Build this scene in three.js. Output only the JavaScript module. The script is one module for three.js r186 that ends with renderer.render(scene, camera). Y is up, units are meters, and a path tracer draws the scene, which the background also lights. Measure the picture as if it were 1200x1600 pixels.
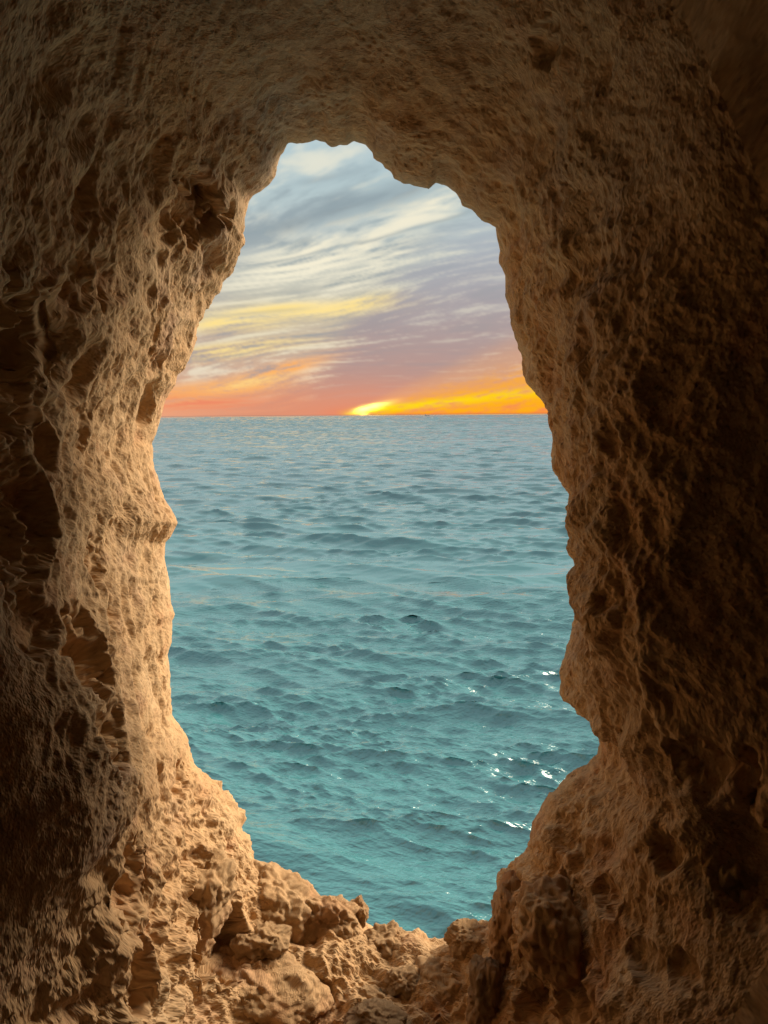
import * as THREE from 'three';
import { mergeGeometries } from 'three/addons/utils/BufferGeometryUtils.js';

// ---------------------------------------------------------------- camera, light, exposure
const EYE = 19, PITCH = -7.48 * Math.PI / 180, ROLL = -0.5 * Math.PI / 180, F = 1155;   // eye height over the sea, F = focal length for a 1200 x 1600 frame
const scene = new THREE.Scene();
const camera = new THREE.PerspectiveCamera(2 * Math.atan(800 / F) * 180 / Math.PI, 3 / 4, 0.05, 200000);
camera.position.set(0, EYE, 0);
camera.rotation.set(PITCH, 0, ROLL, 'YXZ');
camera.updateMatrixWorld(true);
const renderer = new THREE.WebGLRenderer({ antialias: true });
renderer.toneMapping = THREE.LinearToneMapping;
renderer.toneMappingExposure = 2.1;
renderer.shadowMap.enabled = true;
const SKY_LEVEL = 1 / 2.1;               // what the exposure lifts the sky back from
const sun = new THREE.DirectionalLight(new THREE.Color(1.0, 0.83, 0.62), 4.3);
sun.name = 'sun_light';
{ // low over the sea, a veiled sun behind thin cloud: a very wide soft disc
  const az = 60 * Math.PI / 180, el = 27 * Math.PI / 180;
  sun.position.set(Math.sin(az) * Math.cos(el) * 60, EYE + Math.sin(el) * 60, -Math.cos(az) * Math.cos(el) * 60);
  sun.target.position.set(0, EYE, 0);
  sun.shadow.radius = 66; sun.castShadow = true; sun.shadow.mapSize.set(2048, 2048);
  Object.assign(sun.shadow.camera, { left: -8, right: 8, top: 8, bottom: -8, near: 1, far: 120 });
  scene.add(sun, sun.target);
}

// ---------------------------------------------------------------- helpers
function mulberry(seed) { return () => { seed |= 0; seed = seed + 0x6D2B79F5 | 0; let t = Math.imul(seed ^ seed >>> 15, 1 | seed); t = t + Math.imul(t ^ t >>> 7, 61 | t) ^ t; return ((t ^ t >>> 14) >>> 0) / 4294967296; }; }
const rnd = mulberry(20417);
const clamp = (x, a = 0, b = 1) => x < a ? a : x > b ? b : x;
const smooth = (a, b, x) => { const t = clamp((x - a) / (b - a)); return t * t * (3 - 2 * t); };
const lerp = (a, b, t) => a + (b - a) * t;
const perm = new Uint8Array(512), gx = new Float32Array(256), gy = new Float32Array(256), gz = new Float32Array(256), h1 = new Float32Array(256), h2 = new Float32Array(256), h3 = new Float32Array(256);
{
  const p = [...Array(256).keys()];
  for (let i = 255; i > 0; i--) { const j = Math.floor(rnd() * (i + 1)); [p[i], p[j]] = [p[j], p[i]]; }
  for (let i = 0; i < 512; i++) perm[i] = p[i & 255];
  for (let i = 0; i < 256; i++) {
    const z = rnd() * 2 - 1, a = rnd() * 6.2831853, r = Math.sqrt(1 - z * z);
    gx[i] = r * Math.cos(a); gy[i] = r * Math.sin(a); gz[i] = z; h1[i] = rnd(); h2[i] = rnd(); h3[i] = rnd();
  }
}
function noise(x, y, z) {
  const X = Math.floor(x), Y = Math.floor(y), Z = Math.floor(z); x -= X; y -= Y; z -= Z;
  const u = x * x * x * (x * (x * 6 - 15) + 10), v = y * y * y * (y * (y * 6 - 15) + 10), w = z * z * z * (z * (z * 6 - 15) + 10);
  const a = perm[X & 255], b = perm[X + 1 & 255], Y0 = Y & 255, Y1 = Y + 1 & 255, Z0 = Z & 255, Z1 = Z + 1 & 255;
  const aa = perm[a + Y0], ab = perm[a + Y1], ba = perm[b + Y0], bb = perm[b + Y1];
  const g = (i, dx, dy, dz) => gx[i] * dx + gy[i] * dy + gz[i] * dz;
  const n0 = lerp(lerp(g(perm[aa + Z0], x, y, z), g(perm[ba + Z0], x - 1, y, z), u), lerp(g(perm[ab + Z0], x, y - 1, z), g(perm[bb + Z0], x - 1, y - 1, z), u), v);
  const n1 = lerp(lerp(g(perm[aa + Z1], x, y, z - 1), g(perm[ba + Z1], x - 1, y, z - 1), u), lerp(g(perm[ab + Z1], x, y - 1, z - 1), g(perm[bb + Z1], x - 1, y - 1, z - 1), u), v);
  return lerp(n0, n1, w) * 1.5;
}
function fbm(x, y, z, n, gain = 0.5) { let s = 0, a = 1; for (let i = 0; i < n; i++) { s += a * noise(x, y, z); x = x * 2.03 + 17.1; y = y * 2.03 - 9.7; z = z * 2.03 + 5.3; a *= gain; } return s; }
function ridged(x, y, z, n) { let s = 0, a = 1; for (let i = 0; i < n; i++) { const r = 1 - Math.abs(noise(x, y, z)) * 1.6; s += a * r * r; x = x * 2.1 + 7.7; y = y * 2.1 + 3.1; z = z * 2.1 - 8.3; a *= 0.5; } return s; }
const W = [0, 0];
function worley(x, y, z) {               // distances to the nearest and second nearest of scattered points
  const X = Math.floor(x), Y = Math.floor(y), Z = Math.floor(z); let f1 = 9, f2 = 9;
  for (let i = -1; i < 2; i++) for (let j = -1; j < 2; j++) for (let k = -1; k < 2; k++) {
    const h = perm[perm[perm[X + i & 255] + (Y + j & 255)] + (Z + k & 255)];
    const dx = X + i + h1[h] - x, dy = Y + j + h2[h] - y, dz = Z + k + h3[h] - z, d = dx * dx + dy * dy + dz * dz;
    if (d < f1) { f2 = f1; f1 = d; } else if (d < f2) f2 = d;
  }
  W[0] = Math.sqrt(f1); W[1] = Math.sqrt(f2);
}
const names = new Map();
function numbered(n) { const k = names.get(n) ?? 0; names.set(n, k + 1); return k ? n + '_' + String(k).padStart(3, '0') : n; }
function tag(o, label, category, group, kind) { if (label) o.userData.label = label; if (category) o.userData.category = category; if (group) o.userData.group = group; if (kind) o.userData.kind = kind; return o; }
function mesh(name, geometry, material, parent = scene) { const m = new THREE.Mesh(geometry, material); m.name = parent === scene ? numbered(name) : name; m.castShadow = m.receiveShadow = true; parent.add(m); return m; }
const axR = new THREE.Vector3(), axU = new THREE.Vector3(), axB = new THREE.Vector3();
camera.matrixWorld.extractBasis(axR, axU, axB);
// a point given as metres right, up and ahead of the eye
const place = (r, u, d, v = new THREE.Vector3()) => v.set(0, EYE, 0).addScaledVector(axR, r).addScaledVector(axU, u).addScaledVector(axB, -d);
const spot = (px, py, d) => place((px - 600) / F * d, (800 - py) / F * d, d);   // ... as a bearing and a distance ahead
const bearing = (px, py) => { const v = spot(px, py, 1); v.y -= EYE; v.normalize(); return [Math.atan2(v.x, -v.z) * 57.29578, Math.asin(v.y) * 57.29578]; };

// ---------------------------------------------------------------- sky
function makeSky() {
  const w = 4096, h = 2048, data = new Float32Array(w * h * 4);
  const lin = (c) => { c /= 255; return c <= 0.04045 ? c / 12.92 : Math.pow((c + 0.055) / 1.055, 2.4); };
  const table = (rows) => rows.map(([e, r, g, b]) => [e, lin(r), lin(g), lin(b)]);
  const look = (t, e, out) => { let i = 0; while (i < t.length - 2 && e > t[i + 1][0]) i++; const a = t[i], b = t[i + 1], k = clamp((e - a[0]) / (b[0] - a[0])); for (let c = 0; c < 3; c++) out[c] = lerp(a[c + 1], b[c + 1], k); };
  const clear = table([[0, 234, 164, 128], [1.2, 238, 166, 120], [2.6, 214, 172, 144], [5, 200, 176, 156], [7.5, 200, 190, 168], [10, 188, 190, 180], [13, 186, 197, 196], [16, 181, 199, 202], [20, 178, 201, 208], [35, 212, 224, 230], [60, 226, 233, 236], [90, 230, 236, 239]]);
  const mauve = table([[0, 216, 148, 118], [1.2, 206, 150, 128], [3, 184, 148, 140], [5.5, 174, 152, 151], [8, 168, 159, 164], [11, 171, 174, 181], [15, 176, 190, 198], [22, 176, 202, 214], [35, 212, 224, 230], [60, 226, 233, 236], [90, 230, 236, 239]]);
  const L = (r, g, b) => [lin(r), lin(g), lin(b)];
  const cream = L(246, 238, 212), grey = L(136, 152, 160), yellow = L(255, 226, 146), orange = L(252, 178, 104), fanLow = L(248, 112, 48), fanHigh = L(255, 174, 30), fanHot = L(255, 228, 20), pink = L(238, 140, 104);
  const mix = (c, t, k) => { for (let i = 0; i < 3; i++) c[i] += (t[i] - c[i]) * k; };
  const [sa] = bearing(570, 640), line = (p, q) => { const a = bearing(...p), b = bearing(...q); return [a[0], a[1], b[0], b[1]]; };
  const dark1 = line([380, 372], [668, 282]), dark2 = line([470, 285], [570, 265]), trail = line([385, 420], [770, 319]), trail2 = line([330, 492], [470, 480]);
  const along = ([x0, y0, x1, y1], a, e) => { const dx = x1 - x0, dy = y1 - y0, l = Math.hypot(dx, dy); return [((a - x0) * dx + (e - y0) * dy) / (l * l), ((e - y0) * dx - (a - x0) * dy) / l]; };
  const blobs = [ // bearing x, y, half sizes in degrees, slope, colour, strength
    [470, 484, 5.2, 0.55, 0.06, yellow, 0.95], [560, 474, 2.2, 0.5, 0.2, yellow, 0.75], [360, 505, 3.6, 0.6, 0.05, yellow, 0.75], [330, 552, 3.4, 0.5, 0.08, yellow, 0.6], [400, 540, 4, 0.45, 0.1, yellow, 0.55],
    [440, 578, 3.2, 0.5, 0.25, orange, 0.9], [360, 606, 4, 0.6, 0.12, orange, 0.95], [300, 618, 3, 0.7, 0.05, orange, 0.9], [390, 598, 2.6, 0.35, 0.2, yellow, 0.5], [310, 630, 5, 0.6, 0.0, pink, 0.7],
    [520, 395, 5, 1.2, 0.22, cream, 0.8], [450, 420, 5, 1.0, 0.2, cream, 0.7], [610, 395, 2.6, 0.9, 0.5, cream, 0.6], [560, 440, 3, 0.8, 0.4, cream, 0.5], [690, 315, 4, 0.7, 0.25, cream, 0.6], [640, 340, 3, 0.6, 0.3, cream, 0.45], [420, 365, 3, 0.8, 0.2, cream, 0.35], [500, 250, 5, 0.8, 0.2, cream, 0.2],
  ].map(([x, y, ...r]) => [...bearing(x, y), ...r]);
  const c = [0, 0, 0], m = [0, 0, 0];
  for (let row = 0; row < h; row++) {
    const e = ((row + 0.5) / h - 0.5) * 180;
    for (let col = 0; col < w; col++) {
      const i = (row * w + col) * 4;
      if (e < 0) { data[i] = 0.10 * SKY_LEVEL; data[i + 1] = 0.16 * SKY_LEVEL; data[i + 2] = 0.17 * SKY_LEVEL; data[i + 3] = 1; continue; }
      const round = ((col + 0.5) / w - 0.5) * 360; let a = round + 90; if (a > 180) a -= 360; if (a < -180) a += 360;
      // coordinates on a high cloud sheet, so that streaks crowd towards the horizon
      const er = Math.max(e, 0) * Math.PI / 180, k = 1 / (Math.sin(er) + 0.16), ar = a * Math.PI / 180, cx = Math.sin(ar) * k * Math.cos(er), cz = Math.cos(ar) * k * Math.cos(er);
      const wx = fbm(cx * 0.9, cz * 0.9, 3.1, 2) * 0.35, sx = cx * 0.89 - cz * 0.46 + wx, sz = cx * 0.46 + cz * 0.89 + wx * 0.6;
      const s1 = fbm(sx * 1.5, sz * 5.2, 1.7, 5, 0.55), s2 = fbm(sx * 4 + 11, sz * 17, 8.2, 4, 0.6), s3 = fbm(cx * 0.8, cz * 1.1, 22.5, 3);
      const ed = e + s1 * 0.6;
      look(clear, ed, c); look(mauve, ed, m);
      // the smooth mauve veil to the right of a slanting edge
      const edge = a < -6 ? 0.3 + (a + 11) * 0.42 : a < 2 ? 2.4 + (a + 6) * 1.06 : 10.9 + (a - 2) * 0.55;
      const veil = 0.9 * smooth(2.6, -2.4, e - edge + s1 * 2.0 + s2 * 0.5) * smooth(40, 22, e) * smooth(-60, -13.5, a);
      mix(c, m, veil);
      const open = (1 - 0.72 * veil) * smooth(0.5, 4, e);
      mix(c, cream, clamp(smooth(0.0, 0.9, s1 + 0.35 * s2) * 0.42 * open * smooth(24, 9, e)));
      mix(c, cream, clamp(smooth(0.1, 1.0, s1 + 0.4 * s2) * 0.3 * open));
      mix(c, grey, clamp(smooth(0.0, 0.85, -s1 - 0.3 * s2) * 0.6 * open));
      mix(c, cream, clamp(smooth(0.05, 0.8, s2 + 0.3 * s1) * 0.26 * (0.35 + 0.65 * open) * smooth(1.5, 4, e))); mix(c, grey, clamp(smooth(0.1, 0.8, -s2) * 0.2 * open));
      mix(c, m, clamp(smooth(0.1, 0.8, s3) * 0.25 * open));
      for (const [ba, be, ra, re, sl, col3, st] of blobs) {
        const dx = (a - ba) / ra, dy = (e - be - (a - ba) * sl) / re, d = dx * dx + dy * dy; if (d > 7) continue;
        mix(c, col3, clamp(1.25 * st * Math.exp(-d) * clamp(0.72 + 0.9 * s2 + 0.6 * s1, 0.08, 1.2)));
      }
      for (const [ln, wd, st, tone] of [[dark1, 0.7, 0.75, grey], [dark2, 0.35, 0.45, grey], [trail, 0.17, 0.6, grey], [trail2, 0.14, 0.4, grey]]) {
        const [t, d] = along(ln, a, e); if (t < -0.3 || t > 1.3) continue;
        const q = (d + s2 * 0.1 + s1 * 0.22) / (wd * (0.7 + 0.5 * t)); mix(c, tone, clamp(st * Math.exp(-q * q) * smooth(-0.3, 0.15, t) * smooth(1.3, 0.85, t) * (0.8 + 0.4 * s2)));
      }
      // the fan of lit cloud to the right of the sun, and the sun itself touching the sea
      const dx = a - sa, far = Math.exp(-Math.max(0, Math.abs(dx) - 16) / 14);
      mix(c, fanLow, clamp(0.92 * Math.exp(-Math.pow(e / (0.55 + 0.11 * Math.max(dx, 0)), 2)) * smooth(-4.5, 1.5, dx) * far));
      mix(c, pink, clamp(0.55 * Math.exp(-dx * dx / 60 - e * e / 5)));
      if (dx > -3.5) {
        const top = 0.45 + 0.29 * Math.max(dx + 0.6, 0) * Math.exp(-Math.max(dx - 14, 0) / 40), q = e / top, str = fbm(dx * 0.34 + 4, (e - dx * 0.16) * 2.1, 4.4, 4, 0.6), st2 = fbm(dx * 0.8, (e - dx * 0.12) * 6, 9.4, 3, 0.6);
        const body = smooth(1.1, 0.45, q + 0.25 * str) * smooth(-2.6, 0.6, dx) * far;
        mix(c, orange, clamp(0.32 * smooth(1.7, 1.0, q) * smooth(-2, 2, dx) * far));
        mix(c, fanHigh, clamp(body * clamp(0.66 + 0.85 * str + 0.6 * st2, 0.08, 1)));
        const hot = Math.exp(-Math.pow((e - 0.32 - dx * 0.1) / (0.24 + 0.015 * Math.max(dx, 0)), 2)) * smooth(-2.4, 0.2, dx) * (0.45 + 0.55 * Math.exp(-Math.max(dx, 0) / 7)) * far;
        mix(c, fanHot, clamp(hot * clamp(0.85 + 0.7 * st2 + 0.3 * str, 0, 1.1)));
        mix(c, fanLow, clamp(0.5 * smooth(0.2, 0.02, e) * smooth(1.6, 2.6, dx) * far));
      }
      const qx = (dx - 0.1) / (dx < 0.1 ? 0.75 : 1.4), qy = (e - 0.46 - dx * 0.24 - s2 * 0.1) / 0.2, core = Math.exp(-qx * qx - qy * qy), stem = Math.exp(-Math.pow((dx + 0.1) / 0.30, 2) - Math.pow(e / 0.4, 2));
      const burn = 3.2 * core + 1.4 * stem;
      c[0] += burn * 1.1; c[1] += burn * 0.95; c[2] += burn * 0.16;
      data[i] = c[0] * SKY_LEVEL; data[i + 1] = c[1] * SKY_LEVEL; data[i + 2] = c[2] * SKY_LEVEL; data[i + 3] = 1;
    }
  }
  const t = new THREE.DataTexture(data, w, h, THREE.RGBAFormat, THREE.FloatType);
  t.mapping = THREE.EquirectangularReflectionMapping; t.magFilter = t.minFilter = THREE.LinearFilter; t.needsUpdate = true;
  return t;
}
const skyMap = makeSky();
scene.background = skyMap; scene.environment = skyMap;

// ---------------------------------------------------------------- sea
function tileNormals(n, tile, waves, seed) {   // the slopes of many short wave trains, repeating after «tile» metres
  const r = mulberry(seed), gxm = new Float32Array(n * n), gym = new Float32Array(n * n), tau = 2 * Math.PI;
  const cosT = new Float32Array(n); for (let i = 0; i < n; i++) cosT[i] = Math.cos(tau * i / n);
  for (const [lam, slope, spread] of waves) {
    const kk = tile / lam, dir = -Math.PI / 2 + 0.25 + (r() + r() - 1) * spread, kx = Math.round(kk * Math.cos(dir)), ky = Math.round(kk * Math.sin(dir)), ph = Math.floor(r() * n), l = Math.hypot(kx, ky) || 1, ax = slope * kx / l, ay = slope * ky / l;
    for (let y = 0; y < n; y++) { let p = (ky * y + ph) % n; if (p < 0) p += n; for (let x = 0, o = y * n; x < n; x++) { const c = cosT[p]; gxm[o + x] += ax * c; gym[o + x] += ay * c; p += kx; if (p >= n) p -= n; else if (p < 0) p += n; } }
  }
  const d = new Float32Array(n * n * 4);
  for (let i = 0; i < n * n; i++) { const a = gxm[i], b = gym[i], l = 1 / Math.hypot(a, b, 1); d[i * 4] = 0.5 - 0.5 * a * l; d[i * 4 + 1] = 0.5 - 0.5 * b * l; d[i * 4 + 2] = 0.5 + 0.5 * l; d[i * 4 + 3] = 1; }
  const t = new THREE.DataTexture(d, n, n, THREE.RGBAFormat, THREE.FloatType);
  t.wrapS = t.wrapT = THREE.RepeatWrapping; t.magFilter = THREE.LinearFilter; t.needsUpdate = true; t.repeat.set(1 / tile, 1 / tile);
  return t;
}
function seaMaterial(normals) {
  return new THREE.MeshPhysicalMaterial({ name: 'sea_water', vertexColors: true, roughness: 0.13, ior: 1.5, clearcoat: 1, clearcoatRoughness: 0.11, normalMap: normals });
}
{
  // wave trains in octaves of length; how steep each octave is; what is too short for the mesh far out is made up for by the shortest it can carry
  const r = mulberry(77), toShore = Math.PI / 2 + 0.22, STEEP = [0.19, 0.24, 0.23, 0.22, 0.17, 0.08, 0.02, 0, 0, 0, 0], TURN = [0.95, 0.8, 0.72, 0.65, 0.6, 0.5, 0.4, 0.8, 0.8, 0.8, 0.8], total = 0.215;
  const bands = STEEP.map((s, k) => Array.from({ length: k < 3 ? 13 : 10 }, (_, i, a) => { const l = 0.33 * Math.pow(2, k + (i + r()) / 10 * (k < 3 ? 0.77 : 1)), d = toShore + (r() + r() - 1) * TURN[k]; return [2 * Math.PI / l * Math.cos(d), 2 * Math.PI / l * Math.sin(d), l / (2 * Math.PI) * Math.SQRT2 / Math.sqrt(k < 3 ? 13 : 10), r() * 6.283, Math.cos(d), Math.sin(d)]; }));
  const sheet = (name, dist, cols, wide, mat, parent) => {
    const az = []; for (let j = 0; j <= cols; j++) { const t = j / cols * 2 - 1, s = Math.abs(t); az.push(Math.sign(t) * (s < 0.92 ? s / 0.92 * wide : wide + (s - 0.92) / 0.08 * (86 - wide)) * Math.PI / 180); }
    const rows = dist.length - 1, n = (rows + 1) * (cols + 1), pos = new Float32Array(n * 3), uv = new Float32Array(n * 2), col = new Float32Array(n * 3), w = new Float32Array(11);
    for (let i = 0; i <= rows; i++) {
      const D = dist[i], step = Math.max(dist[Math.min(rows, i + 1)] - D, i ? D - dist[i - 1] : 0), cross = D * 2 * wide / 57.3 / (0.92 * cols);
      let have = 0, low = -1;
      for (let k = 0; k < 11; k++) { const l = 0.33 * Math.pow(2, k + 0.5), thin = lerp(1, 0.6, smooth(1200, 3500, D)), use = smooth(1.6 * thin, 3.4 * thin, l / Math.max(step, cross * 0.7)); w[k] = use * STEEP[k]; have += w[k] * w[k]; if (low < 0 && use > 0.6) low = k; }
      const lack = Math.max(0, Math.pow(total * lerp(1, 0.7, smooth(2500, 6000, D)), 2) - have) * [1, 1, 1, 1, 1, 1, 1, 0.9, 0.7, 0.3, 0][Math.max(low, 0)]; if (low > 0 && lack > 0) { for (const [k, f] of [[low, 0.85], [low + 1, 0.15]]) if (k < 11) w[k] = Math.sqrt(w[k] * w[k] + lack * f); }
      const near = lerp(1.6, 1, smooth(35, 130, D)), calm = smooth(24000, 12000, D);
      for (let j = 0; j <= cols; j++) {
        const x0 = Math.sin(az[j]) * D, z0 = -Math.cos(az[j]) * D, gust = 0.85 + 0.75 * noise(x0 * 0.09, z0 * 0.16, 5.5) + 0.3 * noise(x0 * 0.015, z0 * 0.035, 9.5); let x = x0, y = 0, z = z0;
        for (let k = 0; k < 11; k++) { const wk = w[k] * calm; if (wk < 1e-4) continue; const f = wk * (k < 4 ? gust : 1) * (k < 2 ? near : 1); for (const [kx, kz, am, ph, cx, cz] of bands[k]) { const p = kx * x0 + kz * z0 + ph, a = am * f; y += a * Math.sin(p); const q = a * 0.75 * Math.cos(p); x += q * cx; z += q * cz; } }
        const o = i * (cols + 1) + j; pos[o * 3] = x; pos[o * 3 + 1] = y; pos[o * 3 + 2] = z; uv[o * 2] = x; uv[o * 2 + 1] = -z;
        const off = smooth(24, 260, D + 14 * gust); col[o * 3] = 0.052; col[o * 3 + 1] = lerp(0.196, 0.152, off); col[o * 3 + 2] = lerp(0.212, 0.176, off);   // greener over the shallows
      }
    }
    const idx = new Uint32Array(rows * cols * 6); let q = 0;
    for (let i = 0; i < rows; i++) for (let j = 0; j < cols; j++) { const a = i * (cols + 1) + j, b = a + 1, c = a + cols + 1, d = c + 1; idx[q++] = a; idx[q++] = b; idx[q++] = d; idx[q++] = a; idx[q++] = d; idx[q++] = c; }
    const g = new THREE.BufferGeometry(); g.setAttribute('position', new THREE.BufferAttribute(pos, 3)); g.setAttribute('uv', new THREE.BufferAttribute(uv, 2)); g.setAttribute('color', new THREE.BufferAttribute(col, 3)); g.setIndex(new THREE.BufferAttribute(idx, 1)); g.computeVertexNormals();
    mesh(name, g, mat, parent);
  };
  const ripples = tileNormals(512, 5.3, Array.from({ length: 80 }, (_, i) => [0.07 * Math.pow(7, i / 80), 0.045, 1.0]), 5);
  const sea = new THREE.Group(); sea.name = 'sea'; scene.add(sea); tag(sea, 'teal open sea with short choppy waves seen through the rock window', null, null, 'structure');
  const nearRows = [4, 8, 11, 13]; for (let a = 0.72; a > 0.222; a -= 0.00108) nearRows.push(EYE / Math.tan(a));
  const join = nearRows[nearRows.length - 1], farRows = []; for (let D = join * 0.994; D < 24000; D *= D < 2500 ? 1.0032 : D < 14000 ? 1.005 : 1.02) farRows.push(D); farRows.push(40000, 80000, 120000);
  sheet('choppy_water', nearRows, 640, 24, seaMaterial(ripples), sea);
  sheet('distant_water', farRows, 270, 21, seaMaterial(null), sea);
}

// ---------------------------------------------------------------- the rock: a wall a metre thick, pierced by a natural window, and the hollow the eye stands in
// the outline of the window where the rock meets the view of the sea, clockwise from the top
const RIM = [[484, 220], [492, 214], [506, 216], [514, 223], [527, 225], [541, 224], [552, 217], [571, 223], [582, 236], [583, 243], [591, 248], [611, 258], [618, 270], [633, 278], [651, 284], [670, 291], [682, 284], [695, 287], [710, 298], [725, 318], [734, 321], [747, 338], [765, 349], [776, 355], [779, 373], [787, 400], [783, 417], [794, 440], [793, 465], [798, 480], [799, 505], [811, 537], [821, 560], [823, 597], [836, 617], [851, 635], [859, 650], [859, 660], [864, 673], [865, 700], [865, 727], [878, 757], [890, 773], [891, 800], [888, 857], [904, 877], [900, 907], [898, 933], [900, 957], [892, 987], [889, 1014], [872, 1049], [874, 1064], [873, 1086], [879, 1097], [891, 1101], [901, 1119], [926, 1127], [933, 1144], [937, 1163], [934, 1180], [918, 1199], [904, 1206], [887, 1218], [874, 1231], [862, 1244], [855, 1259], [845, 1279], [830, 1306], [825, 1330], [802, 1347], [797, 1367], [780, 1383], [773, 1403], [772, 1427], [768, 1449], [740, 1456], [712, 1460], [704, 1470], [673, 1478], [661, 1470], [640, 1464], [613, 1465], [600, 1459], [587, 1459], [570, 1450], [560, 1438], [535, 1428], [513, 1420], [490, 1416], [463, 1411], [447, 1393], [420, 1373], [405, 1360], [397, 1352], [397, 1333], [390, 1313], [375, 1297], [372, 1277], [365, 1263], [344, 1239], [341, 1227], [320, 1210], [303, 1193], [297, 1170], [290, 1147], [267, 1117], [265, 1050], [262, 1023], [268, 1003], [267, 970], [272, 960], [267, 943], [263, 900], [257, 867], [258, 847], [267, 837], [277, 817], [273, 803], [257, 777], [247, 747], [242, 733], [239, 693], [247, 670], [253, 647], [260, 623], [275, 597], [277, 587], [288, 577], [302, 547], [313, 508], [323, 487], [343, 457], [348, 440], [363, 427], [372, 410], [385, 382], [378, 366], [382, 340], [384, 317], [390, 305], [402, 297], [424, 273], [427, 255], [435, 239], [450, 222]];
const CX = 585, CY = 860, NC = 1220;
// round the window: bearing (0 right, 90 down, 180 left, 270 up), inner edge radius, its depth, rim depth, radius and depth of the inner face
const AROUND = [
  [0, 368, 1.68, 2.30, 765, 1.40], [20, 405, 1.68, 2.28, 790, 1.38], [43, 560, 1.72, 2.25, 890, 1.40], [64, 715, 1.78, 2.22, 980, 1.46], [76, 790, 1.98, 2.40, 1000, 1.55], [90, 790, 2.06, 2.55, 1020, 1.60], [105, 815, 2.02, 2.55, 1050, 1.55], [118, 826, 1.72, 2.52, 1080, 1.44],
  [135, 622, 1.52, 2.55, 950, 1.31], [150, 560, 1.48, 2.60, 870, 1.24], [165, 548, 1.46, 2.60, 820, 1.15], [180, 552, 1.45, 2.60, 790, 1.09], [195, 580, 1.46, 2.60, 800, 1.08], [210, 638, 1.50, 2.62, 850, 1.10], [225, 735, 1.56, 2.62, 950, 1.14], [240, 890, 1.68, 2.62, 1150, 1.32],
  [255, 880, 1.92, 2.50, 1170, 1.50], [270, 835, 1.98, 2.44, 1120, 1.55], [285, 800, 1.94, 2.42, 1080, 1.54], [300, 620, 1.87, 2.48, 970, 1.48], [315, 470, 1.79, 2.42, 850, 1.44], [330, 410, 1.74, 2.36, 790, 1.41], [345, 378, 1.70, 2.32, 765, 1.40]];
function around(phi, k) {                 // smooth periodic interpolation of a column of AROUND
  phi = ((phi % 360) + 360) % 360; const n = AROUND.length; let i = n - 1; while (i > 0 && AROUND[i][0] > phi) i--;
  const at = (q) => AROUND[((q % n) + n) % n][k], a0 = AROUND[i][0], a1 = i + 1 < n ? AROUND[i + 1][0] : 360, t = (phi - a0) / (a1 - a0), p0 = at(i - 1), p1 = at(i), p2 = at(i + 1), p3 = at(i + 2);
  return p1 + 0.5 * t * (p2 - p0 + t * (2 * p0 - 5 * p1 + 4 * p2 - p3 + t * (3 * (p1 - p2) + p3 - p0)));
}
const column = []; // per column: {x, y} on the rim, phi
{
  const seg = [0]; for (let i = 0; i < RIM.length; i++) { const a = RIM[i], b = RIM[(i + 1) % RIM.length]; seg.push(seg[i] + Math.hypot(b[0] - a[0], b[1] - a[1])); }
  const total = seg[RIM.length]; let s = 0;
  for (let c = 0; c < NC; c++) { const t = c / NC * total; while (seg[s + 1] < t) s++; const a = RIM[s], b = RIM[(s + 1) % RIM.length], k = (t - seg[s]) / (seg[s + 1] - seg[s]); column.push({ x: lerp(a[0], b[0], k), y: lerp(a[1], b[1], k) }); }
  let prev = null; for (const c of column) { let f = Math.atan2(c.y - CY, c.x - CX) * 57.29578; if (prev !== null) { while (f < prev - 180) f += 360; while (f > prev + 180) f -= 360; } c.raw = prev = f; }
  const R = 26; for (let i = 0; i < NC; i++) { let sum = 0, wt = 0; for (let k = -R; k <= R; k++) { const j = i + k, q = column[((j % NC) + NC) % NC].raw + (j < 0 ? -360 : j >= NC ? 360 : 0), g = Math.exp(-k * k / 220); sum += q * g; wt += g; } column[i].phi = sum / wt; }
}
const SPANS = [14, 14, 44, 126, 136, 150, 54, 22, 14], NR = SPANS.reduce((a, b) => a + b) + 1;
const P = new Float32Array(NC * NR * 3), N = new Float32Array(NC * NR * 3), LV = new Float32Array(NR);
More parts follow.
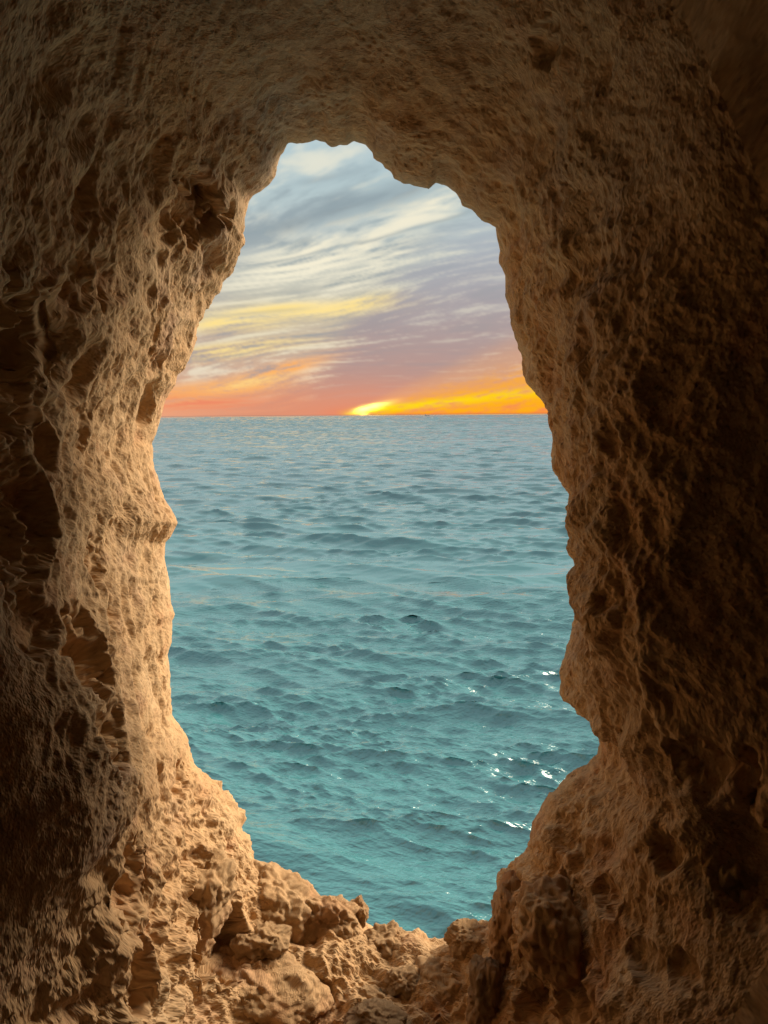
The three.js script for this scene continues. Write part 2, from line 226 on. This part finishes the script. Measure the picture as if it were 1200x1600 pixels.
{
  let q = 0; SPANS.forEach((n, k) => { for (let i = 0; i < n; i++) LV[q++] = k + i / n; }); LV[q] = SPANS.length;
  const v = new THREE.Vector3();
  for (let c = 0; c < NC; c++) {
    const { x, y, phi } = column[c], cs = Math.cos(phi / 57.29578), sn = Math.sin(phi / 57.29578), d0 = around(phi, 3), r1 = around(phi, 1), d1 = around(phi, 2), r2 = around(phi, 4), d2 = around(phi, 5);
    const rx = (x - 600) / F * d0, ry = (800 - y) / F * d0, ix = (CX + cs * r1 - 600) / F * d1, iy = (800 - CY - sn * r1) / F * d1, fx = (CX + cs * r2 - 600) / F * d2, fy = (800 - CY - sn * r2) / F * d2;
    const roomX = cs * 1.8, roomY = sn > 0 ? -sn * 1.7 : -sn * 1.9;
    const k = [
      [rx * 1.0 + cs * 9, ry - sn * (sn > 0 ? 13 : 7), d0 + 1.6], [rx + cs * 0.8, ry - sn * 0.8, d0 + 0.55], [rx + cs * 0.10, ry - sn * 0.10, d0 + 0.20], [rx, ry, d0],
      [lerp(rx, ix, 0.5) - cs * 0.01, lerp(ry, iy, 0.5) + sn * 0.01, lerp(d0, d1, 0.5)], [ix, iy, d1], [fx, fy, d2], [roomX, roomY, 0.1], [roomX * 1.1, roomY * (sn > 0 ? 1 : 1.1), -1.7], [roomX * 0.1, roomY * 0.1, -2.6]];
    const ch = [0]; for (let i = 1; i < 10; i++) ch.push(ch[i - 1] + Math.max(0.02, Math.hypot(k[i][0] - k[i - 1][0], k[i][1] - k[i - 1][1], k[i][2] - k[i - 1][2])));
    const tan = k.map((p, i) => { const a = Math.max(0, i - 1), b = Math.min(9, i + 1); if (i > 0 && i < 9) { const l = ch[i] - ch[i - 1], r = ch[i + 1] - ch[i]; return p.map((_, n) => ((k[i][n] - k[i - 1][n]) / l * r + (k[i + 1][n] - k[i][n]) / r * l) / (l + r)); } return p.map((_, n) => (k[b][n] - k[a][n]) / (ch[b] - ch[a])); });
    for (let r = 0; r < NR; r++) {
      const i = Math.min(8, Math.floor(LV[r])), t = LV[r] - i, h = ch[i + 1] - ch[i], t2 = t * t, t3 = t2 * t, o = [0, 0, 0];
      for (let n = 0; n < 3; n++) o[n] = (2 * t3 - 3 * t2 + 1) * k[i][n] + (t3 - 2 * t2 + t) * h * tan[i][n] + (3 * t2 - 2 * t3) * k[i + 1][n] + (t3 - t2) * h * tan[i + 1][n];
      place(o[0], o[1], o[2], v).toArray(P, (r * NC + c) * 3);
    }
  }
}
function gridNormals(step = 1) {
  for (let r = 0; r < NR; r++) for (let c = 0; c < NC; c++) {
    const a = (r * NC + (c + step) % NC) * 3, b = (r * NC + (c + NC - step) % NC) * 3, d = (Math.min(NR - 1, r + step) * NC + c) * 3, e = (Math.max(0, r - step) * NC + c) * 3, o = (r * NC + c) * 3;
    const ux = P[a] - P[b], uy = P[a + 1] - P[b + 1], uz = P[a + 2] - P[b + 2], vx = P[d] - P[e], vy = P[d + 1] - P[e + 1], vz = P[d + 2] - P[e + 2];
    let x = uy * vz - uz * vy, y = uz * vx - ux * vz, z = ux * vy - uy * vx; const l = Math.hypot(x, y, z) || 1;
    N[o] = x / l; N[o + 1] = y / l; N[o + 2] = z / l;
  }
}
function push(amount) { for (let r = 0; r < NR; r++) for (let c = 0; c < NC; c++) { const o = (r * NC + c) * 3, d = amount(P[o], P[o + 1], P[o + 2], r, c); if (d) { P[o] += N[o] * d; P[o + 1] += N[o + 1] * d; P[o + 2] += N[o + 2] * d; } } }
// weights of the regions round the window
const leftW = new Float32Array(NC), topW = new Float32Array(NC), rightW = new Float32Array(NC), lowW = new Float32Array(NC);
column.forEach(({ phi }, c) => {
  const f = ((phi % 360) + 360) % 360, bump = (a, b, s) => smooth(a - s, a + s, f) * smooth(b + s, b - s, f);
  lowW[c] = bump(66, 128, 8); leftW[c] = bump(128, 248, 10); topW[c] = bump(248, 298, 9); rightW[c] = clamp(1 - lowW[c] - leftW[c] - topW[c]);
});
gridNormals(9);
{ // which way is inwards?
  const o = (Math.round(NR * 0.5) * NC) * 3, t = -(P[o] * N[o] + (P[o + 1] - EYE) * N[o + 1] + (P[o + 2] + 1.5) * N[o + 2]); globalThis.INWARD = t > 0 ? 1 : -1;
}
const IN = globalThis.INWARD;
// 1. broad undulation
push((x, y, z, r, c) => {
  const L = LV[r], rim = 0.08 + 0.92 * smooth(0.25, 0.9, Math.abs(L - 3)), amp = 0.055 * (0.6 * leftW[c] + 0.7 * topW[c] + 0.9 * rightW[c] + 0.55 * lowW[c]);
  return IN * rim * amp * (fbm(x * 1.9, y * 1.9, z * 1.9, 2) + 0.1) * (L < 1 ? 6 : 1);
});
gridNormals(7);
// where the eye's bearing (px, py) meets the rock
function find(px, py) {
  let best = 1e9, at = -1; const m = camera.matrixWorldInverse.elements;
  for (let r = 0; r < NR; r++) { if (LV[r] < 2.6 || LV[r] > 6.6) continue; for (let c = 0; c < NC; c++) {
    const o = (r * NC + c) * 3, x = P[o], y = P[o + 1], z = P[o + 2], d = -(m[2] * x + m[6] * y + m[10] * z + m[14]); if (d < 0.4) continue;
    const sx = 600 + F * (m[0] * x + m[4] * y + m[8] * z + m[12]) / d - px, sy = 800 - F * (m[1] * x + m[5] * y + m[9] * z + m[13]) / d - py, q = sx * sx + sy * sy; if (q < best) { best = q; at = o; } } }
  const x = P[at], y = P[at + 1], z = P[at + 2];
  return { p: new THREE.Vector3(x, y, z), d: -(m[2] * x + m[6] * y + m[10] * z + m[14]), n: new THREE.Vector3(N[at], N[at + 1], N[at + 2]).multiplyScalar(IN) };
}
// hollows that stand out: bearing, radii across / up / along the view (metres), depth
const HOLLOWS = [
  [140, 1010, 0.09, 0.085, 0.11, 0.10], [70, 520, 0.10, 0.085, 0.10, 0.07], [88, 545, 0.05, 0.06, 0.06, 0.05], [30, 560, 0.12, 0.16, 0.12, 0.10], [320, 330, 0.10, 0.09, 0.13, 0.08], [235, 640, 0.05, 0.05, 0.06, 0.05], [75, 690, 0.06, 0.05, 0.06, 0.06], [135, 670, 0.05, 0.05, 0.06, 0.04],
  [20, 800, 0.14, 0.15, 0.12, 0.10], [60, 970, 0.07, 0.07, 0.07, 0.06], [190, 1140, 0.05, 0.08, 0.08, 0.07], [150, 870, 0.04, 0.06, 0.06, 0.05], [215, 1375, 0.05, 0.10, 0.06, 0.08], [235, 1530, 0.05, 0.07, 0.05, 0.08], [285, 1215, 0.05, 0.04, 0.06, 0.05],
  [362, 1468, 0.06, 0.10, 0.10, 0.16], [340, 1480, 0.06, 0.05, 0.08, 0.10], [180, 440, 0.05, 0.06, 0.07, 0.05], [130, 450, 0.04, 0.06, 0.06, 0.05], [330, 300, 0.05, 0.03, 0.06, 0.04], [850, 65, 0.05, 0.045, 0.05, 0.06],
  [1085, 1195, 0.07, 0.06, 0.07, 0.08], [1030, 1328, 0.025, 0.035, 0.04, 0.07], [943, 1395, 0.022, 0.035, 0.04, 0.07], [855, 1370, 0.05, 0.06, 0.08, 0.06], [880, 1300, 0.05, 0.05, 0.08, 0.04], [940, 935, 0.02, 0.045, 0.05, 0.04], [950, 690, 0.02, 0.045, 0.05, 0.03],
  [1165, 1230, 0.02, 0.05, 0.03, 0.05], [1010, 1510, 0.05, 0.03, 0.05, 0.05], [1060, 1520, 0.03, 0.04, 0.05, 0.05], [1170, 1360, 0.06, 0.16, 0.08, 0.08], [905, 1330, 0.03, 0.05, 0.05, 0.05], [880, 1555, 0.06, 0.10, 0.08, 0.08], [820, 1560, 0.07, 0.08, 0.10, 0.10], [700, 1590, 0.04, 0.03, 0.05, 0.05], [500, 1560, 0.06, 0.03, 0.05, 0.03]];
{
  const list = HOLLOWS.map(([px, py, ...q]) => [find(px, py).p, ...q]);
  push((x, y, z, r, c) => { if (LV[r] < 2.6 || LV[r] > 6.6) return 0; let d = 0; const wobA = noise(x * 9, y * 9, z * 9), wobB = fbm(x * 17, y * 17, z * 17, 3); for (const [p, rx, ry, rz, dep] of list) { const a = (x - p.x) / rx, b = (y - p.y) / ry, e = (z - p.z) / rz, q = a * a + b * b + e * e; if (q < 4) { const wob = q * (1 + 0.55 * wobA) + 0.9 * wobB; d -= (p.x > 0.3 ? 0.55 : 0.8) * dep * smooth(1.6, 0.0, wob); } } return IN * d; });
}
gridNormals(7);
// 2. weathering: honeycomb cells between thin ribs, lumps, pitting and grain
push((x, y, z, r, c) => {
  const L = LV[r]; if (L < 2) return 0; if (L > 7) return IN * 0.05 * fbm(x * 3, y * 3, z * 3, 3);
  const calm = 1 - 0.72 * leftW[c] * smooth(4.75, 5.35, L) * smooth(EYE + 0.1, EYE - 0.5, y), rim = calm * smooth(2, 2.4, L) * (0.35 + 0.65 * smooth(0.05, 0.5, Math.abs(L - 3))), reveal = smooth(5.9, 5.0, L);
  const lw = leftW[c], tw = topW[c], rw = rightW[c], bw = lowW[c];
  const wx = noise(x * 5, y * 5, z * 5) * 0.03, wy = noise(x * 5 + 31, y * 5, z * 5) * 0.04, wz = noise(x * 5, y * 5 + 47, z * 5) * 0.06, X = x + wx, Y = y + wy, Z = z + wz + 0.30 * lw * (y - EYE);
  let d = 0;
  const patch = clamp(0.6 + 1.0 * noise(x * 2.3 + 4, y * 1.7, z * 2.3), 0.05, 1.2);
  const honey = (lw * (0.07 + 0.93 * reveal) + 0.10 * tw + rw * (0.05 + 0.42 * reveal) + 0.10 * bw) * rim;
  worley(X * 7.6, Y * 5.4, Z * 7.4); let cell = smooth(0.0, 0.7, W[1] - W[0]); d -= 0.048 * honey * patch * cell;
  worley(X * 17 + 3, Y * 11.5, Z * 16); cell = smooth(0.0, 0.55, W[1] - W[0]); d -= 0.015 * honey * cell * clamp(0.35 + 1.2 * noise(x * 4.1, y * 3.3 + 20, z * 4.1) + 0.3, 0.1, 1.2);
  worley(X * 36 + 3, Y * 24, Z * 32); cell = smooth(0.0, 0.5, W[1] - W[0]); d -= 0.003 * honey * cell;
  const flute = ridged(X * 12, Y * 3.6, Z * 10, 3); d += 0.004 * 0.5 * (flute - 0.9) * (lw * (0.2 + 0.8 * reveal) + rw * 0.5 * reveal) * rim;
  const lump = fbm(X * 6.5, y * 6.5, Z * 6.5, 4, 0.55); d += lump * rim * (0.009 * lw * (0.5 + 0.5 * reveal) + 0.016 * tw + rw * (0.008 + 0.018 * reveal) + 0.030 * bw);
  const billow = Math.abs(noise(x * 8 + 9, y * 8, z * 8)) + 0.5 * Math.abs(noise(x * 17, y * 17 + 5, z * 17)); d += 0.036 * (billow - 0.4) * (bw + 0.35 * rw * reveal + 0.3 * tw) * rim;
  worley(x * 13, y * 13 + 8, z * 13); d += 0.030 * (0.5 - W[0]) * (bw + 0.35 * rw * (y < EYE - 0.6 ? 1 : 0)) * rim;
  const fine = fbm(x * 34, y * 34, z * 34, 3, 0.6); d += 0.0042 * fine * (0.8 + 1.5 * bw + 0.2 * lw + 0.3 * rw - 0.3 * tw) * (0.4 + 0.6 * rim);
  worley(x * 21 + 2, y * 17, z * 21); d -= 0.011 * smooth(0.40, 0.12, W[0]) * clamp(0.2 + 1.5 * noise(x * 3.1, y * 3.1 + 30, z * 3.1)) * (0.8 * tw + rw * (0.10 + 0.45 * reveal) + 0.5 * bw + 0.2 * lw);
  worley(x * 46, y * 40, z * 46); d -= 0.006 * smooth(0.42, 0.1, W[0]) * clamp(0.3 + 1.4 * noise(x * 6, y * 6 + 70, z * 6)) * (0.4 + 0.6 * reveal);
  return IN * (d - (0.016 * bw + 0.008 * tw) * rim);
});
gridNormals();
// ---- limestone: bands and patches of ochre, cream, grey and rust
function rockTone(x, y, z, out) {
  const a = fbm(x * 2.2, y * 3.6, z * 2.2, 3), b = fbm(x * 7 + 40, y * 7, z * 7, 3), c = noise(x * 1.3, y * 1.3 + 90, z * 1.3), s = fbm(x * 40, y * 40, z * 40, 2);
  let r = 0.52, g = 0.315, bl = 0.150;
  const k1 = clamp(0.5 + 0.6 * a); r = lerp(r, 0.56, k1); g = lerp(g, 0.370, k1); bl = lerp(bl, 0.195, k1);
  const rust = clamp(smooth(0.0, 0.8, b) * 0.8); r = lerp(r, 0.48, rust); g = lerp(g, 0.265, rust); bl = lerp(bl, 0.13, rust);
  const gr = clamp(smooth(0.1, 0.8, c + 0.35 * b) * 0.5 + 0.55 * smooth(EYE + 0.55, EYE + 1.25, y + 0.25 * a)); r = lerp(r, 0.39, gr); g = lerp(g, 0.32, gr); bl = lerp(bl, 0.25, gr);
  const bed = noise(x * 0.8, y * 17 + 3 * a, z * 0.8), pale = clamp(smooth(0.25, 0.9, noise(x * 4.4 + 60, y * 4.4, z * 4.4) + 0.25 * s) * 0.6); r = lerp(r, 0.62, pale); g = lerp(g, 0.45, pale); bl = lerp(bl, 0.27, pale);
  const m = 1 + 0.17 * s + 0.09 * b + 0.08 * bed; out[0] = r * m; out[1] = g * m; out[2] = bl * m;
}
function grain(n) {                       // grit: a height map and a colour map that repeat because the noise lattice itself repeats after 256 cells
  const d = new Uint8Array(n * n * 4), q = new Float32Array(n * n * 4);
  for (let y = 0; y < n; y++) for (let x = 0; x < n; x++) {
    const X = x / n * 256, Y = y / n * 256, a = noise(X, Y, 0.5), b = noise(X * 2, Y * 2, 7.5), v = 0.5 + 0.26 * a + 0.2 * b, o = (y * n + x) * 4; d[o] = d[o + 1] = d[o + 2] = clamp(v) * 255; d[o + 3] = 255;
    const e = noise(X, Y, 31.5), speck = smooth(0.35, 0.75, noise(X, Y, 90.5)), t = clamp(0.92 + 0.16 * e + 0.14 * b - 0.42 * speck, 0.3, 1.15);
    q[o] = t; q[o + 1] = t * (1 - 0.05 * speck + 0.03 * e); q[o + 2] = t * (1 - 0.1 * speck + 0.05 * e); q[o + 3] = 1;
  }
  return [new THREE.DataTexture(d, n, n), new THREE.DataTexture(q, n, n, THREE.RGBAFormat, THREE.FloatType)].map((t) => { t.wrapS = t.wrapT = THREE.RepeatWrapping; t.magFilter = THREE.LinearFilter; t.repeat.set(0.62, 0.62); t.needsUpdate = true; return t; });
}
const [grainMap, gritMap] = grain(1024);
const rock = new THREE.MeshStandardMaterial({ name: 'limestone', vertexColors: true, roughness: 0.93, map: gritMap, bumpMap: grainMap, bumpScale: 0.005 });
{
  const tone = [0, 0, 0];
  // one sheet of rock, cut into the walls, the ceiling and the ledge; the outer cliff apart
  const cut = (c0, c1, r0, r1) => {
    const w = c1 - c0 + 1, h = r1 - r0 + 1, pos = new Float32Array(w * h * 3), nor = new Float32Array(w * h * 3), col = new Float32Array(w * h * 3), uv = new Float32Array(w * h * 2), idx = new Uint32Array((w - 1) * (h - 1) * 6); let n = 0;
    for (let r = 0; r < h; r++) for (let c = 0; c < w; c++) {
      const s = ((r + r0) * NC + (c + c0) % NC) * 3, o = r * w + c;
      for (let k = 0; k < 3; k++) { pos[o * 3 + k] = P[s + k]; nor[o * 3 + k] = N[s + k] * IN; }
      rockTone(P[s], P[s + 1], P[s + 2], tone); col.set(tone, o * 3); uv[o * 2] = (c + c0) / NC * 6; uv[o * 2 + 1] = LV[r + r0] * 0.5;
      if (r && c) { const a = o - w - 1; if (IN > 0) idx.set([a, a + 1, o, a, o, o - 1], n); else idx.set([a, o, a + 1, a, o - 1, o], n); n += 6; }
    }
    const g = new THREE.BufferGeometry();
    g.setAttribute('position', new THREE.BufferAttribute(pos, 3)); g.setAttribute('normal', new THREE.BufferAttribute(nor, 3)); g.setAttribute('color', new THREE.BufferAttribute(col, 3)); g.setAttribute('uv', new THREE.BufferAttribute(uv, 2)); g.setIndex(new THREE.BufferAttribute(idx, 1));
    return g;
  };
  const colAt = (f) => { let best = 0, d = 1e9; column.forEach(({ phi }, c) => { const q = Math.abs(((phi - f) % 360 + 540) % 360 - 180); if (q < d) { d = q; best = c; } }); return best; };
  const A = colAt(298), B = colAt(64), C = colAt(122), D = colAt(248), r1 = SPANS[0] + SPANS[1], up = (c, from) => c <= from ? c + NC : c;
  const part = (name, a, b, label) => tag(mesh(name, cut(a, up(b, a), r1, NR - 1), rock), label, null, null, 'structure');
  part('cave_wall', A, B, 'smooth dark brown right wall of the cave with a lit strip along the opening');
  part('rock_ledge', B, C, 'lumpy sunlit ochre rock ledge at the foot of the opening');
  part('cave_wall', C, D, 'honeycombed ochre left wall of the cave with net-like weathered ribs and pits');
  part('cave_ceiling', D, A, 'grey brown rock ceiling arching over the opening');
  tag(mesh('cliff', cut(0, NC, 0, r1), rock), 'outer face of the limestone cliff round the opening', null, null, 'structure');
}

// ---------------------------------------------------------------- stones and knobs on and round the ledge
const tones = {}; // base tint of a stone, multiplied over the limestone
function stone(name, label, px, py, w, h, depth, o = {}) {
  // w, h: width and height in hundredths of the distance; depth in metres; o.sink pulls it into the rock, o.turn leans it
  const { turn = 0, sink = 0, seed = px, square = 2.4, rough = 1, tint = 1, detail = 26, d: ownD } = o, f = find(px, py), d = (ownD ?? f.d) + sink;
  const g = new THREE.IcosahedronGeometry(1, detail), p = g.attributes.position, col = new Float32Array(p.count * 3), uv = new Float32Array(p.count * 2), tone = [0, 0, 0];
  const rx = w / 2 / F * d, ry = h / 2 / F * d, rz = depth / 2, root = spot(px, py, d), ct = Math.cos(turn), st = Math.sin(turn), v = new THREE.Vector3(), q = new THREE.Vector3();
  for (let i = 0; i < p.count; i++) {
    v.fromBufferAttribute(p, i);
    const se = Math.pow(Math.pow(Math.abs(v.x), square) + Math.pow(Math.abs(v.y), square) + Math.pow(Math.abs(v.z), square), -1 / square);
    let x = v.x * se, y = v.y * se, z = v.z * se; const k = seed * 0.137;
    const m = 1 + rough * (0.20 * noise(v.x * 1.3 + k, v.y * 1.3, v.z * 1.3) + 0.10 * noise(v.x * 3 + k, v.y * 3 + 9, v.z * 3));
    x *= rx * m; y *= ry * m; z *= rz * m;
    q.set(0, 0, 0).addScaledVector(axR, x * ct - y * st).addScaledVector(axU, x * st + y * ct).addScaledVector(axB, z);
    const X = root.x + q.x, Y = root.y + q.y, Z = root.z + q.z, l = q.length() || 1;
    worley(X * 26, Y * 26 + k, Z * 26); let s = 0.016 * (0.5 - W[0]) + 0.014 * fbm(X * 15, Y * 15, Z * 15 + k, 4, 0.62) + 0.006 * fbm(X * 52, Y * 52, Z * 52, 2);
    worley(X * 48, Y * 48, Z * 48 + k); s -= 0.004 * smooth(0.4, 0.1, W[0]); s *= rough * Math.min(1, (rx + ry) / 0.1);
    q.multiplyScalar(1 + s / l); p.setXYZ(i, q.x, q.y, q.z);
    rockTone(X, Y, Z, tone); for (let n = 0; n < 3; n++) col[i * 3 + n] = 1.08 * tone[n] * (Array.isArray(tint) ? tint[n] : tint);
    uv[i * 2] = v.x; uv[i * 2 + 1] = v.y + v.z * 0.6;
  }
  g.setAttribute('color', new THREE.BufferAttribute(col, 3)); g.setAttribute('uv', new THREE.BufferAttribute(uv, 2));
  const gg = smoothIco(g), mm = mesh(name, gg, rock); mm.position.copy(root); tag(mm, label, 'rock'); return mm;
}
function smoothIco(g) {                   // averages the normals of corners that share a place
  const p = g.attributes.position, key = new Map(), n = new Float32Array(p.count * 3), id = new Int32Array(p.count);
  for (let i = 0; i < p.count; i++) { const k = Math.round(p.getX(i) * 2e4) + ',' + Math.round(p.getY(i) * 2e4) + ',' + Math.round(p.getZ(i) * 2e4); let q = key.get(k); if (q === undefined) key.set(k, q = key.size); id[i] = q; }
  const acc = new Float32Array(key.size * 3), a = new THREE.Vector3(), b = new THREE.Vector3(), c = new THREE.Vector3();
  for (let i = 0; i < p.count; i += 3) { a.fromBufferAttribute(p, i); b.fromBufferAttribute(p, i + 1).sub(a); c.fromBufferAttribute(p, i + 2).sub(a); b.cross(c); for (let k = 0; k < 3; k++) { const o = id[i + k] * 3; acc[o] += b.x; acc[o + 1] += b.y; acc[o + 2] += b.z; } }
  for (let i = 0; i < p.count; i++) { const o = id[i] * 3, l = Math.hypot(acc[o], acc[o + 1], acc[o + 2]) || 1; n[i * 3] = acc[o] / l; n[i * 3 + 1] = acc[o + 1] / l; n[i * 3 + 2] = acc[o + 2] / l; }
  g.setAttribute('normal', new THREE.BufferAttribute(n, 3)); return g;
}
stone('boulder', 'rounded ochre boulder jutting from the left wall over the dark hollow', 312, 1392, 96, 116, 0.22, { sink: 0.06, square: 2.8, tint: 1.08 });
stone('boulder', 'broad tan boulder sloping up to the sea just right of the dark hollow', 428, 1420, 130, 102, 0.26, { sink: 0.10, turn: -0.5, square: 2.6 });
stone('boulder', 'furrowed yellowish rock bulge below the jutting boulder, left of the dark hollow', 282, 1480, 90, 110, 0.20, { sink: 0.05 });
stone('stone', 'small pale flat-topped stone in front of the sloping tan boulder', 408, 1472, 84, 44, 0.14, { sink: 0.02, square: 3 });
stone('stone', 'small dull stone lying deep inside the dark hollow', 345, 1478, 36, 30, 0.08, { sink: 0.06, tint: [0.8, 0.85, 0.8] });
stone('boulder', 'long rugged slab of rock filling the lower left of the ledge', 395, 1545, 230, 110, 0.34, { sink: 0.10, turn: -0.18, square: 2.8, detail: 36 });
stone('stone', 'rounded stone with a grey patch at the bottom edge of the ledge', 478, 1585, 74, 50, 0.13, { sink: 0.02, tint: [0.92, 0.95, 1.0] });
stone('rock_knob', 'large rounded knob at the seaward edge of the ledge, left of centre', 505, 1434, 92, 60, 0.16, { sink: 0.03, square: 2.6 });
stone('rock_knob', 'small upright horn of rock against the water, right of the large knob', 558, 1430, 32, 46, 0.08, { sink: 0.02 });
stone('rock_knob', 'low pitted knob on the seaward edge in the middle of the ledge', 600, 1475, 76, 44, 0.14, { sink: 0.04 });
stone('rock_knob', 'pale flat knob on the seaward edge beside the right-hand wall', 735, 1468, 62, 40, 0.13, { sink: 0.03, square: 3, tint: 1.1 });
stone('stone', 'small angular stone lying in the middle of the ledge', 627, 1537, 52, 32, 0.10, { sink: 0.01, square: 3 });
stone('stone', 'small low stone left of the angular one in the middle of the ledge', 580, 1562, 46, 26, 0.09, { sink: 0.01 });
stone('boulder', 'smooth pale boulder left of the dark upright slab', 705, 1555, 130, 104, 0.24, { sink: 0.09 });
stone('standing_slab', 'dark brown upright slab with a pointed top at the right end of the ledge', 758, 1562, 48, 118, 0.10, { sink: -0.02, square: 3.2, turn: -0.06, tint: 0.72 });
stone('rock_pillar', 'narrow reddish pillar of rock between the ledge and the dark crevice', 796, 1456, 58, 172, 0.20, { sink: 0.035, turn: -0.12, square: 2.6, tint: [0.97, 0.9, 0.88] });
stone('boulder', 'big knobbly boulder with a domed top right of the dark crevice', 862, 1456, 96, 136, 0.22, { sink: 0.03, square: 2.5, tint: 1.12 });
stone('stone', 'small lump of rock at the foot of the domed boulder', 832, 1520, 50, 62, 0.12, { sink: 0.02 });
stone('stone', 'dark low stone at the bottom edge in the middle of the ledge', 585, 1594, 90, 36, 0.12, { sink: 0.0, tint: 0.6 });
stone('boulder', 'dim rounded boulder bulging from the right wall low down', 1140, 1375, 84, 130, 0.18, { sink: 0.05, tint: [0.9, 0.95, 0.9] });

// ---------------------------------------------------------------- far out on the sea
function onSea(px, py) { const v = spot(px, py, 1); v.y -= EYE; v.normalize(); const t = EYE / -v.y; return new THREE.Vector3(v.x * t, 0, v.z * t); }
{
  const paint = (c, n) => new THREE.MeshStandardMaterial({ name: n, color: new THREE.Color().setRGB(...c), roughness: 0.6 });
  const hullM = paint([0.05, 0.05, 0.06], 'dark_hull_paint'), whiteM = paint([0.6, 0.6, 0.58], 'white_paint'), sailM = paint([0.5, 0.48, 0.44], 'sailcloth');
  const hullShape = (l, w, h, rake) => { const s = new THREE.Shape(); s.moveTo(-l / 2, 0); s.lineTo(l / 2 - rake, 0); s.lineTo(l / 2, h); s.lineTo(-l / 2 - rake * 0.2, h); s.closePath(); const g = new THREE.ExtrudeGeometry(s, { depth: w, bevelEnabled: true, bevelSize: w * 0.1, bevelThickness: w * 0.1, bevelSegments: 2 }); g.translate(0, 0, -w / 2); return g; };
  const box = (w, h, d, x, y, z) => { const g = new THREE.BoxGeometry(w, h, d); g.translate(x, y + h / 2, z); return g; };
  const ship = new THREE.Group(); ship.name = numbered('ship'); scene.add(ship);
  const dir = spot(668, 650, 1); dir.y -= EYE; dir.y = 0; dir.normalize(); ship.position.set(dir.x * 9000, -2, dir.z * 9000);
  tag(ship, 'tiny dark ship on the horizon to the right of the setting sun', 'ship');
  mesh('hull', hullShape(64, 12, 9, 6), hullM, ship); mesh('bridge', mergeGeometries([box(9, 13, 10, -22, 9.3, 0), box(5, 4, 8, -22, 22.4, 0)]), whiteM, ship); mesh('funnel', box(3, 6, 3, -27, 22.4, 0), hullM, ship); mesh('mast', new THREE.CylinderGeometry(0.5, 0.7, 16, 8).translate(20, 17, 0), hullM, ship);
  const boat = new THREE.Group(); boat.name = numbered('sailing_boat'); scene.add(boat); boat.position.copy(onSea(530, 656.5)); boat.rotation.y = 0.9;
  tag(boat, 'tiny dark boat with a mast just below and left of the setting sun', 'boat');
  mesh('hull', hullShape(8, 2.4, 1.1, 1.2), hullM, boat); mesh('mast', new THREE.CylinderGeometry(0.14, 0.2, 13, 8).translate(0.6, 7.6, 0), hullM, boat);
  const sl = new THREE.Shape(); sl.moveTo(0.3, 2.2); sl.lineTo(0.3, 13.4); sl.quadraticCurveTo(-2.2, 7, -3.4, 2.2); sl.closePath();
  mesh('sail', new THREE.ExtrudeGeometry(sl, { depth: 0.05, bevelEnabled: false }), sailM, boat);
}
renderer.render(scene, camera);
